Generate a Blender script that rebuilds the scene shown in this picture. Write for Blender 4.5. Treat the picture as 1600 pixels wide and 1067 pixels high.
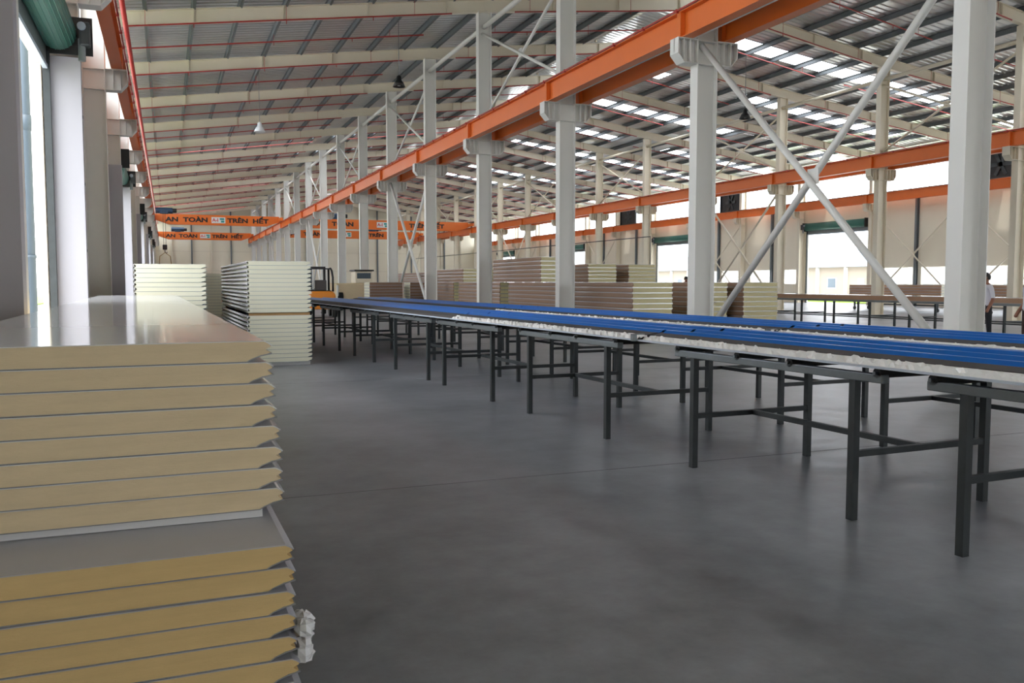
import bpy, bmesh, math, random
from mathutils import Vector, Matrix
random.seed(7)
scene = bpy.context.scene
for o in list(bpy.data.objects): bpy.data.objects.remove(o)

# ------------------------------------------------------------------ camera
FPX, CX, CY, XV, YH, EYE = 1360.0, 800.0, 533.5, 261.0, 441.0, 1.5
pitch = math.atan((CY - YH) / FPX)
yaw = math.atan((CX - XV) / FPX * math.cos(pitch))
cd = bpy.data.cameras.new('camera'); cam = bpy.data.objects.new('camera', cd)
scene.collection.objects.link(cam)
cd.sensor_fit = 'HORIZONTAL'; cd.sensor_width = 36.0; cd.lens = 36.0 * FPX / 1600.0
cd.clip_start = 0.05; cd.clip_end = 2000
cam.location = (0, 0, EYE)
cam.rotation_euler = (math.pi / 2 - pitch, 0, -yaw)
scene.camera = cam

# ------------------------------------------------------------------ world, sun, exposure
w = bpy.data.worlds.new('sky'); scene.world = w; w.use_nodes = True
bg = w.node_tree.nodes['Background']
bg.inputs['Color'].default_value = (0.92, 0.955, 1.0, 1); bg.inputs['Strength'].default_value = 6.6
sd = bpy.data.lights.new('sun', 'SUN'); sd.energy = 3.0; sd.angle = 0.02; sd.color = (1, 0.95, 0.86)
sun = bpy.data.objects.new('sun', sd); scene.collection.objects.link(sun)
sun.location = (-30, 20, 60)
sun.rotation_euler = (math.radians(8), math.radians(-14), 0)
vs = scene.view_settings
vs.view_transform = 'Standard'; vs.look = 'None'; vs.gamma = 1.0; vs.use_curve_mapping = False
vs.exposure = 0.0

# ------------------------------------------------------------------ materials
def mat(name, col, rough=0.5, metal=0.0, var=0.0, vscale=3.0, bump=0.0, bscale=20.0, spec=0.5, stretch=None, emit=0.0):
    m = bpy.data.materials.new(name); m.use_nodes = True
    nt = m.node_tree; b = nt.nodes['Principled BSDF']
    b.inputs['Base Color'].default_value = (*col, 1); b.inputs['Roughness'].default_value = rough
    b.inputs['Metallic'].default_value = metal; b.inputs['Specular IOR Level'].default_value = spec
    tc = nt.nodes.new('ShaderNodeTexCoord'); mp = nt.nodes.new('ShaderNodeMapping')
    nt.links.new(tc.outputs['Object'], mp.inputs['Vector'])
    if stretch: mp.inputs['Scale'].default_value = stretch
    if var > 0:
        n = nt.nodes.new('ShaderNodeTexNoise'); n.inputs['Scale'].default_value = vscale; n.inputs['Detail'].default_value = 6
        n.inputs['Roughness'].default_value = 0.62
        nt.links.new(mp.outputs[0], n.inputs['Vector'])
        mx = nt.nodes.new('ShaderNodeMix'); mx.data_type = 'RGBA'
        mx.inputs[6].default_value = (*[max(0, c * (1 - var)) for c in col], 1)
        mx.inputs[7].default_value = (*[min(1, c * (1 + var)) for c in col], 1)
        nt.links.new(n.outputs['Fac'], mx.inputs[0]); nt.links.new(mx.outputs[2], b.inputs['Base Color'])
    if bump > 0:
        n2 = nt.nodes.new('ShaderNodeTexNoise'); n2.inputs['Scale'].default_value = bscale; n2.inputs['Detail'].default_value = 4
        nt.links.new(mp.outputs[0], n2.inputs['Vector'])
        bp = nt.nodes.new('ShaderNodeBump'); bp.inputs['Strength'].default_value = bump; bp.inputs['Distance'].default_value = 0.02
        nt.links.new(n2.outputs['Fac'], bp.inputs['Height']); nt.links.new(bp.outputs[0], b.inputs['Normal'])
    if emit: b.inputs['Emission Color'].default_value = (*col, 1); b.inputs['Emission Strength'].default_value = emit
    return m
M = {}
M['cream'] = mat('cream_steel_paint', (0.77, 0.70, 0.56), 0.42, var=0.05, vscale=1.5)
M['white'] = mat('white_steel_paint', (0.76, 0.75, 0.71), 0.4, var=0.04, vscale=1.2)
M['wall'] = mat('wall_panel', (0.83, 0.76, 0.61), 0.5, var=0.03, vscale=0.6)
M['orange'] = mat('orange_paint', (0.75, 0.165, 0.022), 0.4, var=0.08, vscale=1.0)
M['red'] = mat('red_pipe_paint', (0.40, 0.035, 0.028), 0.4)
M['roof'] = mat('roof_sheet_metal', (0.62, 0.62, 0.60), 0.28, metal=0.75, var=0.12, vscale=0.35, bump=0.15, bscale=1.5)
M['purlin'] = mat('galvanised_purlin', (0.17, 0.19, 0.20), 0.5, metal=0.3, var=0.1)
M['foam'] = mat('foam_tan', (0.69, 0.56, 0.37), 0.95, var=0.13, vscale=5, bump=0.18, bscale=60, spec=0.1, stretch=(0.8, 1, 7))
M['foam2'] = mat('foam_ochre', (0.64, 0.46, 0.22), 0.95, var=0.13, vscale=5, bump=0.18, bscale=60, spec=0.1, stretch=(0.8, 1, 7))
M['foam_pale'] = mat('foam_pale_cream', (0.68, 0.665, 0.53), 0.9, var=0.04, vscale=4, spec=0.2)
M['foam_yellow'] = mat('foam_yellow', (0.72, 0.65, 0.38), 0.9, var=0.06, vscale=4, spec=0.2)
M['skin_white'] = mat('white_prepainted_sheet', (0.74, 0.74, 0.75), 0.10, var=0.02, vscale=2)
M['skin_grey'] = mat('grey_film_sheet', (0.42, 0.42, 0.46), 0.3, var=0.08, vscale=3)
M['skin_edge'] = mat('panel_edge_sheet', (0.30, 0.31, 0.33), 0.35, metal=0.4)
M['skin_teal'] = mat('panel_skin_teal_edge', (0.10, 0.20, 0.22), 0.4)
M['skin_silver'] = mat('panel_skin_silver', (0.62, 0.62, 0.66), 0.25, metal=0.3)
M['panel_brown'] = mat('panel_side_brown', (0.27, 0.165, 0.105), 0.5, var=0.08)
M['panel_tan'] = mat('panel_edge_tan', (0.42, 0.25, 0.15), 0.6, var=0.06)
M['blue'] = mat('blue_roof_sheet', (0.008, 0.135, 0.50), 0.32, var=0.04, vscale=2, spec=0.22)
M['foil'] = mat('crinkled_foil', (0.95, 0.96, 0.96), 0.3, metal=0.12, var=0.04, vscale=30)
M['lip'] = mat('grey_sheet_lip', (0.55, 0.62, 0.72), 0.4)
M['dark'] = mat('dark_grey_rubber', (0.075, 0.07, 0.07), 0.7)
M['steel'] = mat('dark_trestle_steel', (0.045, 0.052, 0.055), 0.5, metal=0.3, var=0.3, vscale=8)
M['rail'] = mat('trestle_rail_steel', (0.20, 0.22, 0.23), 0.4, metal=0.6, var=0.2, vscale=6)
M['black'] = mat('black_paint', (0.012, 0.012, 0.013), 0.45)
M['green'] = mat('green_shutter', (0.045, 0.17, 0.13), 0.3, var=0.08)
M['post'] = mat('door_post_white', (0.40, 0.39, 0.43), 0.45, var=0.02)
M['pipe_grey'] = mat('grey_downpipe', (0.30, 0.36, 0.42), 0.5)
M['navy'] = mat('navy_motor', (0.02, 0.05, 0.10), 0.45)
M['sign_white'] = mat('sign_white', (0.75, 0.75, 0.72), 0.5)
M['sign_red'] = mat('sign_red', (0.6, 0.03, 0.03), 0.5)
M['sign_teal'] = mat('sign_teal', (0.03, 0.30, 0.28), 0.5)
M['wood'] = mat('pallet_timber', (0.40, 0.24, 0.10), 0.8, var=0.2, vscale=8)
M['yellow_orange'] = mat('forklift_orange', (0.72, 0.24, 0.02), 0.4)
M['skin'] = mat('skin', (0.30, 0.13, 0.08), 0.55)
M['shirt'] = mat('white_shirt', (0.72, 0.71, 0.76), 0.8)
M['trouser'] = mat('dark_trousers', (0.012, 0.012, 0.016), 0.8)
M['trouser_brown'] = mat('brown_trousers', (0.06, 0.03, 0.025), 0.8)
M['hair'] = mat('black_hair', (0.01, 0.009, 0.008), 0.6)
M['ext_wall'] = mat('outside_cream_render', (0.30, 0.26, 0.21), 0.8, var=0.03)
M['ext_roof'] = mat('outside_blue_roof', (0.12, 0.17, 0.21), 0.5)
M['ext_glass'] = mat('outside_window_glass', (0.08, 0.11, 0.14), 0.1)
M['ground'] = mat('outside_concrete', (0.62, 0.61, 0.58), 0.85, var=0.08, vscale=0.3)
M['grass'] = mat('grass', (0.22, 0.34, 0.07), 0.9, var=0.3, vscale=2)
M['lamp_white'] = mat('lamp_shade_white', (0.85, 0.88, 0.9), 0.4)
# translucent clerestory sheet
def translucent(name):
    m = bpy.data.materials.new(name); m.use_nodes = True; nt = m.node_tree
    for n in list(nt.nodes): nt.nodes.remove(n)
    o = nt.nodes.new('ShaderNodeOutputMaterial'); t = nt.nodes.new('ShaderNodeBsdfTranslucent'); tr = nt.nodes.new('ShaderNodeBsdfTransparent')
    mx = nt.nodes.new('ShaderNodeMixShader'); mx.inputs[0].default_value = 0.85
    t.inputs[0].default_value = (0.95, 0.97, 1, 1); tr.inputs[0].default_value = (0.97, 0.98, 1, 1)
    nt.links.new(t.outputs[0], mx.inputs[1]); nt.links.new(tr.outputs[0], mx.inputs[2]); nt.links.new(mx.outputs[0], o.inputs[0])
    return m
M['clear'] = translucent('clear_polycarbonate')
# concrete floor
def floor_mat():
    m = bpy.data.materials.new('polished_concrete'); m.use_nodes = True; nt = m.node_tree; b = nt.nodes['Principled BSDF']
    tc = nt.nodes.new('ShaderNodeTexCoord')
    def noise(s, d):
        n = nt.nodes.new('ShaderNodeTexNoise'); n.inputs['Scale'].default_value = s; n.inputs['Detail'].default_value = d
        n.inputs['Roughness'].default_value = 0.65; nt.links.new(tc.outputs['Object'], n.inputs['Vector']); return n
    n1, n2, n3 = noise(0.5, 7), noise(3.5, 8), noise(1.3, 3)
    ad = nt.nodes.new('ShaderNodeMath'); ad.operation = 'MULTIPLY_ADD'; ad.inputs[1].default_value = 0.4
    nt.links.new(n2.outputs['Fac'], ad.inputs[0]); 
    s = nt.nodes.new('ShaderNodeMath'); s.operation = 'MULTIPLY'; s.inputs[1].default_value = 0.6
    nt.links.new(n1.outputs['Fac'], s.inputs[0]); nt.links.new(s.outputs[0], ad.inputs[2])
    cr = nt.nodes.new('ShaderNodeValToRGB'); cr.color_ramp.elements[0].position = 0.33; cr.color_ramp.elements[1].position = 0.66
    cr.color_ramp.elements[0].color = (0.120, 0.125, 0.135, 1); cr.color_ramp.elements[1].color = (0.330, 0.345, 0.375, 1)
    nt.links.new(ad.outputs[0], cr.inputs[0]); 
    # dark oil stains
    sr = nt.nodes.new('ShaderNodeValToRGB'); sr.color_ramp.elements[0].position = 0.69; sr.color_ramp.elements[1].position = 0.76
    sr.color_ramp.elements[0].color = (1, 1, 1, 1); sr.color_ramp.elements[1].color = (0.62, 0.6, 0.58, 1)
    nt.links.new(n3.outputs['Fac'], sr.inputs[0])
    mx = nt.nodes.new('ShaderNodeMix'); mx.data_type = 'RGBA'; mx.blend_type = 'MULTIPLY'; mx.inputs[0].default_value = 1
    nt.links.new(cr.outputs[0], mx.inputs[6]); nt.links.new(sr.outputs[0], mx.inputs[7]); nt.links.new(mx.outputs[2], b.inputs['Base Color'])
    rr = nt.nodes.new('ShaderNodeMapRange'); rr.inputs[3].default_value = 0.24; rr.inputs[4].default_value = 0.48
    nt.links.new(n2.outputs['Fac'], rr.inputs[0]); nt.links.new(rr.outputs[0], b.inputs['Roughness'])
    b.inputs['Specular IOR Level'].default_value = 0.4
    return m
M['floor'] = floor_mat()

# ------------------------------------------------------------------ mesh helpers
COL = scene.collection
class MB:
    def __init__(s): s.v = []; s.f = []; s.mi = []
    def add(s, vs, fs, mi=0):
        k = len(s.v); s.v += [tuple(v) for v in vs]; s.f += [tuple(i + k for i in f) for f in fs]; s.mi += [mi] * len(fs); return s
    def box(s, x0, x1, y0, y1, z0, z1, mi=0):
        return s.add([(x0,y0,z0),(x1,y0,z0),(x1,y1,z0),(x0,y1,z0),(x0,y0,z1),(x1,y0,z1),(x1,y1,z1),(x0,y1,z1)],
                     [(3,2,1,0),(4,5,6,7),(0,1,5,4),(1,2,6,5),(2,3,7,6),(3,0,4,7)], mi)
    def bar(s, p0, p1, a, b, up=(0,0,1), mi=0):            # rectangular bar, a wide, b along up
        p0, p1 = Vector(p0), Vector(p1); d = (p1 - p0).normalized(); u = Vector(up)
        if abs(d.dot(u)) > 0.99: u = Vector((0, 1, 0))
        r = d.cross(u).normalized(); u = r.cross(d)
        vs = [p + r * (sx * a / 2) + u * (sz * b / 2) for p in (p0, p1) for sx, sz in ((-1,-1),(1,-1),(1,1),(-1,1))]
        return s.add(vs, [(3,2,1,0),(4,5,6,7),(0,1,5,4),(1,2,6,5),(2,3,7,6),(3,0,4,7)], mi)
    def tube(s, pts, r, n=10, mi=0, cap=True):
        pts = [Vector(p) for p in pts]; k = len(s.v); prev = None
        for i, p in enumerate(pts):
            d = (pts[min(i + 1, len(pts) - 1)] - pts[max(i - 1, 0)]).normalized()
            if prev is None:
                u = Vector((0, 0, 1)) if abs(d.z) < 0.9 else Vector((1, 0, 0)); a = d.cross(u).normalized()
            else: a = (prev - d * prev.dot(d)).normalized()
            prev = a; b = d.cross(a)
            s.v += [tuple(p + (a * math.cos(t) + b * math.sin(t)) * r) for t in [2 * math.pi * j / n for j in range(n)]]
        for i in range(len(pts) - 1):
            for j in range(n):
                s.f.append((k + i*n + j, k + i*n + (j+1) % n, k + (i+1)*n + (j+1) % n, k + (i+1)*n + j)); s.mi.append(mi)
        if cap:
            s.f.append(tuple(k + j for j in reversed(range(n)))); s.mi.append(mi)
            s.f.append(tuple(k + (len(pts)-1)*n + j for j in range(n))); s.mi.append(mi)
        return s
    def prism(s, poly, fn0, fn1, mi=0):                    # closed polygon mapped through two functions
        n = len(poly); vs = [fn0(*q) for q in poly] + [fn1(*q) for q in poly]
        return s.add(vs, [tuple(reversed(range(n))), tuple(range(n, 2*n))] + [(i, (i+1) % n, n + (i+1) % n, n + i) for i in range(n)], mi)
    def build(s, name, m, parent=None, smooth=False, loc=None, bevel=0):
        me = bpy.data.meshes.new(name); me.from_pydata(s.v, [], s.f)
        ms = m if isinstance(m, (list, tuple)) else [m]
        for q in ms: me.materials.append(M[q] if isinstance(q, str) else q)
        if len(ms) > 1: me.polygons.foreach_set('material_index', s.mi)
        bm = bmesh.new(); bm.from_mesh(me); bmesh.ops.recalc_face_normals(bm, faces=bm.faces); bm.to_mesh(me); bm.free()
        if smooth: me.polygons.foreach_set('use_smooth', [len(p.vertices) == 4 for p in me.polygons])
        o = bpy.data.objects.new(name, me); COL.objects.link(o)
        if parent: o.parent = parent
        if loc: o.location = loc
        if bevel:
            bv = o.modifiers.new('bevel', 'BEVEL'); bv.width = bevel; bv.segments = 2; bv.limit_method = 'ANGLE'
        return o
def isec(mb, p0, p1, depth, width, tf=0.02, tw=0.014, up=(0,0,1)):
    p0, p1 = Vector(p0), Vector(p1); d = (p1 - p0).normalized(); r = d.cross(Vector(up)).normalized(); u = r.cross(d)
    for k in (-1, 1): mb.bar(p0 + u*k*(depth-tf)/2, p1 + u*k*(depth-tf)/2, width, tf, u)
    mb.bar(p0, p1, tw, depth - 2*tf, u); return mb
def empty(name, loc=(0,0,0), rz=0, scale=None):
    o = bpy.data.objects.new(name, None); COL.objects.link(o); o.location = loc; o.rotation_euler = (0,0,rz); o.empty_display_size = 0.2
    return o
def tag(o, label, cat, group=None):
    o['label'] = label; o['category'] = cat
    if group: o['group'] = group
    return o
def struct(o): o['kind'] = 'structure'; return o
def dup(root, loc=None, rz=None):
    r = root.copy(); COL.objects.link(r)
    if loc is not None: r.location = loc
    if rz is not None: r.rotation_euler = (0, 0, rz)
    for ch in list(root.children):
        c = ch.copy(); COL.objects.link(c); c.parent = r
        for g in ch.children:
            d = g.copy(); COL.objects.link(d); d.parent = c
    return r

WORDS = ['first','second','third','fourth','fifth','sixth','seventh','eighth','ninth','tenth','eleventh','twelfth','thirteenth','fourteenth','fifteenth','sixteenth','seventeenth','eighteenth','nineteenth','twentieth']
def nth(k): return WORDS[k - 1] if k <= 20 else 'twenty-' + WORDS[k - 21]
def from_end(n): return nth(17 - n) + ' from the end wall'
# ------------------------------------------------------------------ layout constants
BAY, Y0 = 7.0, 9.23
XA, XB, XR, XC, XD = -1.52, 10.86, 20.7, 30.5, 43.4
OA, OB, OR, OC, OD = 0.4, 0.0, 0.5, 1.0, 0.8            # small skew of the frames
WL, WR = -1.86, 43.74
YEND, YBACK = 125.5, -8.0
NF = range(-2, 17)
ZCB = 6.65                                             # corbel top
def rz_(x):                                            # rafter underside
    xx = x if x <= XR else 2 * XR - x
    return 9.49 + 0.136 * (xx - XA)
def fy(n): return Y0 + BAY * n

# ------------------------------------------------------------------ floor and ground
o = MB().box(WL, WR, YBACK, YEND, -0.2, 0).build('floor', 'floor'); struct(o)
j = MB()
for n in range(0, 17, 1): j.box(WL, WR, fy(n) - 3.1, fy(n) - 3.092, 0.0, 0.0012)
j.build('floor_joint', mat('joint_grey', (0.16, 0.16, 0.16), 0.8), o)
g = MB().box(-160, 220, -120, 300, -0.35, -0.21).build('ground', 'ground'); struct(g)
gs = MB().box(52, 58, -60, 200, -0.21, -0.05).box(-14, -9, -60, 200, -0.21, -0.1).build('grass_verge', 'grass')
tag(gs, 'strip of bright green grass verge outside the hall doors', 'grass'); gs['kind'] = 'stuff'

# ------------------------------------------------------------------ ceiling: sheets, purlins, monitor
ceil = struct(empty('ceiling', (XR, 58, 12)))
def child(o, parent):
    o.parent = parent; o.matrix_parent_inverse = parent.matrix_world.inverted() if False else Matrix.Translation(-Vector(parent.location)); return o
MON = 1.5                                               # half width of the ridge opening
def corrugated(xa, xb, zf, y0, y1, pitch=0.33, h=0.035):
    mb = MB(); prof = []; y = y0
    while y < y1 - 0.01:
        prof += [(y, 0), (y + pitch*0.62, 0), (y + pitch*0.72, h), (y + pitch*0.90, h)]; y += pitch
    prof.append((y, 0)); n = len(prof)
    mb.add([(xa, p, zf(xa) + q) for p, q in prof] + [(xb, p, zf(xb) + q) for p, q in prof], [(i, i+1, n+i+1, n+i) for i in range(n-1)])
    return mb
def zs(x): return rz_(x) + 0.45 + 0.2
def roof_slope(xa, xb, oy, bays, frac):
    y = YBACK - 1; rnd = random.Random(21)
    for n in bays:
        c = fy(n) + oy + BAY*rnd.uniform(0.45, 0.7); hw = 0.66
        child(corrugated(xa, xb, zs, y, c - hw).build('roof_sheet', 'roof'), ceil)
        k = 6; cuts = [xa] + [xa + (xb - xa)*(i + rnd.uniform(-0.25, 0.25))/k for i in range(1, k)] + [xb]
        for x0, x1_ in zip(cuts[:-1], cuts[1:]):
            if rnd.random() < frac: child(corrugated(x0, x1_, zs, c - hw, c + hw).build('skylight_sheet', 'clear'), ceil)
            else: child(corrugated(x0, x1_, zs, c - hw, c + hw).build('roof_sheet', 'roof'), ceil)
        y = c + hw
    child(corrugated(xa, xb, zs, y, YEND + 1).build('roof_sheet', 'roof'), ceil)
roof_slope(WL - 1.3, XR - MON, 0.2, (7, 8, 10, 11, 13, 15), 0.8)
roof_slope(XR + MON, WR + 1.3, 0.9, range(-1, 16), 0.62)
px = [-0.44 + 1.45*i for i in range(0, 14)]
pm = {}
def purlin(x):
    mb = MB(); z = rz_(x) + 0.45
    for a, b in ((YBACK, YEND),):
        mb.box(x - 0.006, x + 0.006, a, b, z, z + 0.2).box(x - 0.006, x + 0.07, a, b, z, z + 0.012).box(x - 0.07, x + 0.006, a, b, z + 0.188, z + 0.2)
    return child(mb.build('purlin', 'purlin'), ceil)
for x in px: purlin(x); purlin(2*XR - x)
# raised ridge monitor: hood, and closed side boards in part of every bay
hz = zs(XR - MON) + 0.95
def zh(x): return hz + 0.16 * (MON + 0.5 - abs(x - XR))
child(corrugated(XR - MON - 0.5, XR, zh, YBACK, YEND).build('monitor_hood', 'roof'), ceil)
child(corrugated(XR, XR + MON + 0.5, zh, YBACK, YEND).build('monitor_hood', 'roof'), ceil)
for n in NF:
    for s in (-1, 1):
        x = XR + s*MON; b = zs(x)
        child(MB().box(x - 0.02, x + 0.02, fy(n) - 1.7 + OR, fy(n) + 1.7 + OR, b - 0.02, hz + 0.06).build('monitor_side_board', 'roof'), ceil)
        child(MB().box(x - 0.04, x + 0.04, fy(n) + OR - 0.05, fy(n) + OR + 0.05, b - 0.1, hz + 0.1).build('monitor_post', 'cream'), ceil)

# ------------------------------------------------------------------ walls
def wall_bay(parent, x, y0, y1, door, win, t=0.08):
    def pc(a, b, z0, z1, nm='wall_panel', m='wall'):
        child(MB().box(x - t/2, x + t/2, a + 0.006, b - 0.006, z0, z1).build(nm, m), parent)
    zc0, zc1 = 7.15, 9.35
    if door:
        pc(y0, y0 + 0.45, 0, 5.05); pc(y1 - 0.45, y1, 0, 5.05); pc(y0, y1, 5.05, zc0)
    elif win:
        m = (y0 + y1)/2
        pc(y0, y1, 0, 1.38); pc(y0, y0 + 0.75, 1.38, 2.45); pc(m - 0.33, m + 0.33, 1.38, 2.45); pc(y1 - 0.75, y1, 1.38, 2.45)
        pc(y0, m, 2.45, zc0); pc(m, y1, 2.45, zc0)
        for a, b in ((y0 + 0.75, m - 0.33), (m + 0.33, y1 - 0.75)):
            child(MB().box(x - 0.004, x + 0.004, a, b, 1.38, 2.45).build('window_pane', 'clear'), parent)
    else:
        m = (y0 + y1)/2; pc(y0, m, 0, zc0); pc(m, y1, 0, zc0)
    child(MB().box(x - 0.01, x + 0.01, y0, y1, zc0, zc1).build('clerestory_sheet', 'clear'), parent)
    mb = MB()
    for k in range(1, 5): mb.box(x - 0.02, x + 0.02, y0 + k*BAY/5 - 0.02, y0 + k*BAY/5 + 0.02, zc0, zc1)
    child(mb.build('clerestory_mullion', 'cream'), parent)
    ze = zs(x) - 0.03
    pc(y0, y1, zc1, ze)
wl = struct(empty('wall_left', (WL, 58, 0))); wr = struct(empty('wall_right', (WR, 58, 0)))
LDOOR = (0, 3, 6, 9, 12); RDOOR = (-1, 2, 5, 8, 11, 14)
for n in range(-3, 17):
    ya = max(fy(n) + OA, YBACK); yb = min(fy(n + 1) + OA, YEND)
    if yb > ya + 0.2: wall_bay(wl, WL, ya, yb, n in LDOOR, False)
    ya = max(fy(n) + OD, YBACK); yb = min(fy(n + 1) + OD, YEND)
    if yb > ya + 0.2: wall_bay(wr, WR, ya, yb, n in RDOOR, n not in RDOOR)
# end wall: vertical panels, posts and girts
we = struct(empty('wall_end', (XR, YEND, 0)))
xs = [WL + (WR - WL)*k/18 for k in range(19)]
for a, b in zip(xs[:-1], xs[1:]):
    pts = [(a + 0.01, 0), (b - 0.01, 0), (b - 0.01, zs(b)), (a + 0.01, zs(a))]
    if a < XR < b: pts.insert(3, (XR, zs(XR)))
    child(MB().prism(pts, lambda x, z: (x, YEND, z), lambda x, z: (x, YEND + 0.1, z)).build('wall_panel', 'wall'), we)
for k, x in enumerate(xs[1:-1]):
    child(isec(MB(), (x, YEND - 0.16, 0), (x, YEND - 0.16, zs(x) - 0.1), 0.22, 0.18, up=(0,1,0)).build('wind_post', 'purlin' if k % 2 else 'cream'), we)
for z in (3.0, 5.6, 8.2): child(MB().box(WL + 0.1, WR - 0.1, YEND - 0.045, YEND - 0.005, z, z + 0.14).build('girt', 'cream'), we)
wb = struct(empty('wall_back', (XR, YBACK, 0)))
for a, b in zip(xs[:-1], xs[1:]):
    open_ = (5.5 < (a + b)/2 < 12) or (27 < (a + b)/2 < 37)
    child(MB().prism([(a, 5.2 if open_ else 0), (b, 5.2 if open_ else 0), (b, zs(b)), (a, zs(a))], lambda x, z: (x, YBACK - 0.1, z), lambda x, z: (x, YBACK, z)).build('wall_panel', 'wall'), wb)

# ------------------------------------------------------------------ steel columns
def column(x, y, ztop, sides, label, group, mm='white', n0=None):
    root = tag(empty('steel_column', (x, y, 0)), label, 'column', group)
    D, B = 0.50, 0.28
    MB().box(-D/2 + 0.016, D/2 - 0.016, -0.008, 0.008, 0.02, ztop).build('web', mm, root)
    for s in (-1, 1):
        MB().box(s*D/2 - 0.016 if s > 0 else -D/2, D/2 if s > 0 else -D/2 + 0.016, -B/2, B/2, 0.02, ztop).build('flange', mm, root)
    MB().box(-D/2 - 0.06, D/2 + 0.06, -B/2 - 0.06, B/2 + 0.06, 0.0, 0.022).build('base_plate', mm, root)
    for s in sides:
        mb = MB(); L = 0.50; zt, h = ZCB, 0.50
        x0 = s*D/2
        poly = [(x0, zt), (x0 + s*L, zt), (x0 + s*L, zt - 0.32), (x0 + s*(L - 0.16), zt - h), (x0, zt - h)]
        mb.prism(poly, lambda a, c: (a, -0.01, c), lambda a, c: (a, 0.01, c))
        mb.box(min(x0, x0 + s*L), max(x0, x0 + s*L), -B/2 - 0.02, B/2 + 0.02, zt - 0.02, zt - 0.0005)
        e = x0 + s*L; mb.box(min(e, e - s*0.018), max(e, e - s*0.018), -B/2 - 0.02, B/2 + 0.02, zt - 0.32, zt - 0.02)
        mb.bar((x0 + s*L, 0, zt - 0.32), (x0 + s*(L - 0.16), 0, zt - h), B + 0.04, 0.016, (s, 0, -1))
        mb.box(min(x0, x0 + s*(L - 0.16)), max(x0, x0 + s*(L - 0.16)), -B/2 - 0.02, B/2 + 0.02, zt - h - 0.012, zt - h + 0.004)
        for q in (0.17, 0.34): mb.box(x0 + s*L*q/0.5 - 0.008, x0 + s*L*q/0.5 + 0.008, -B/2, B/2, zt - h + 0.02, zt - 0.02)
        mb.build('corbel', mm, root)
    st = MB()
    for z in (ZCB - 0.5, ZCB - 0.02): st.box(-D/2 + 0.016, D/2 - 0.016, -B/2 + 0.01, B/2 - 0.01, z - 0.008, z + 0.008)
    st.build('stiffener', mm, root)
    return root
ROWS = (('A', XA, OA, (1,), 'steel column against the roller door wall, ', 'columns along the roller door wall', 'white'),
        ('B', XB, OB, (-1, 1), 'white double-corbel column in the row beside the blue tables, ', 'columns beside the blue panel tables', 'white'),
        ('C', XC, OC, (-1, 1), 'cream double-corbel column in the row beyond the foam stacks, ', 'columns beyond the foam panel stacks', 'cream'),
        ('D', XD, OD, (-1,), 'cream single-corbel column against the windowed wall, ', 'columns along the windowed wall', 'cream'))
for nm, x, oy, sides, lab, grp, mm in ROWS:
    first = None
    for n in NF:
        if fy(n) < 2: continue
        yy = fy(n) + oy + (0.2 if nm == 'B' and n == 0 else 0)
        if first is None: first = column(x, yy, rz_(x) + 0.02, sides, lab, grp, mm); c = first
        else: c = dup(first, (x, yy, 0))
        c['label'] = lab + from_end(n)

# ------------------------------------------------------------------ rafters
def rafter(pts, label, group):
    mb = MB()
    for a, b in zip(pts[:-1], pts[1:]): isec(mb, a, b, 0.45, 0.22)
    (xa, ya, za), (xb, yb, zb) = pts[0], pts[-1]; k = 0
    for a, b in zip(pts[:-1], pts[1:]):
        a, b = Vector(a), Vector(b); nseg = max(1, int((b - a).length / 3.0))
        for i in range(1, nseg + 1):
            p = a.lerp(b, i/(nseg + 0.5)); mb.box(p.x - 0.01, p.x + 0.01, p.y - 0.1, p.y + 0.1, p.z - 0.21, p.z + 0.21)
    return tag(mb.build('roof_rafter', 'cream'), label, 'rafter', group)
for n in NF:
    y = fy(n); h = 0.225 + 0.02
    rafter([(WL + 0.06, y + OA, rz_(WL) + h), (XB, y + OB, rz_(XB) + h), (XR, y + OR, rz_(XR) + h)], 'cream steel rafter of the door-side roof slope, ' + from_end(n), 'rafters over the near roof slope')
    rafter([(XR, y + OR, rz_(XR) + h), (XC, y + OC, rz_(XC) + h), (WR - 0.06, y + OD, rz_(WR) + h)], 'cream steel rafter of the window-side roof slope, ' + from_end(n), 'rafters over the far roof slope')

# ------------------------------------------------------------------ longitudinal struts and bracing
def strut(p0, p1, r, label, cat, group, m='white', name='tie_strut'):
    return tag(MB().tube([p0, p1], r, 10).build(name, m, smooth=True), label, cat, group)
for nm, x, oy, m, lab in (('B', XB, OB, 'white', 'pale tube strut between column heads beside the blue tables, '), ('C', XC, OC, 'cream', 'cream tube strut between column heads beyond the foam stacks, ')):
    for n in range(0, 16):
        z = rz_(x) - 0.5
        strut((x, fy(n) + oy + 0.03, z), (x, fy(n + 1) + oy - 0.03, z), 0.085, lab + from_end(n + 1), 'strut', 'head struts ' + ('beside the blue tables' if nm == 'B' else 'beyond the foam stacks'), m)
def xbrace(x, oy, n, z0, z1, r, lab, grp, m):
    root = tag(empty('cross_brace', (x, fy(n) + oy + BAY/2, z0)), lab + ', in bay ' + nth(16 - n) + ' from the end wall', 'brace', grp)
    ya, yb = -BAY/2 + (0.23 if x == XB and n == 0 else 0.03), BAY/2 - 0.03
    for dx, a, b in ((-0.012 - r, ya, yb), (0.012 + r, yb, ya)):
        MB().tube([(dx, a, 0), (dx, b, z1 - z0)], r, 10).build('brace_tube', m, root, smooth=True)
    MB().box(-0.012, 0.012, -0.14, 0.14, (z1 - z0)/2 - 0.14, (z1 - z0)/2 + 0.14).build('gusset', m, root)
    return root
for n in (0, 4, 8, 12):
    xbrace(XB, OB, n, 0.25, ZCB - 0.1, 0.068, 'large pale tube cross brace beside the blue tables', 'big cross braces beside the blue tables', 'white')
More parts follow.
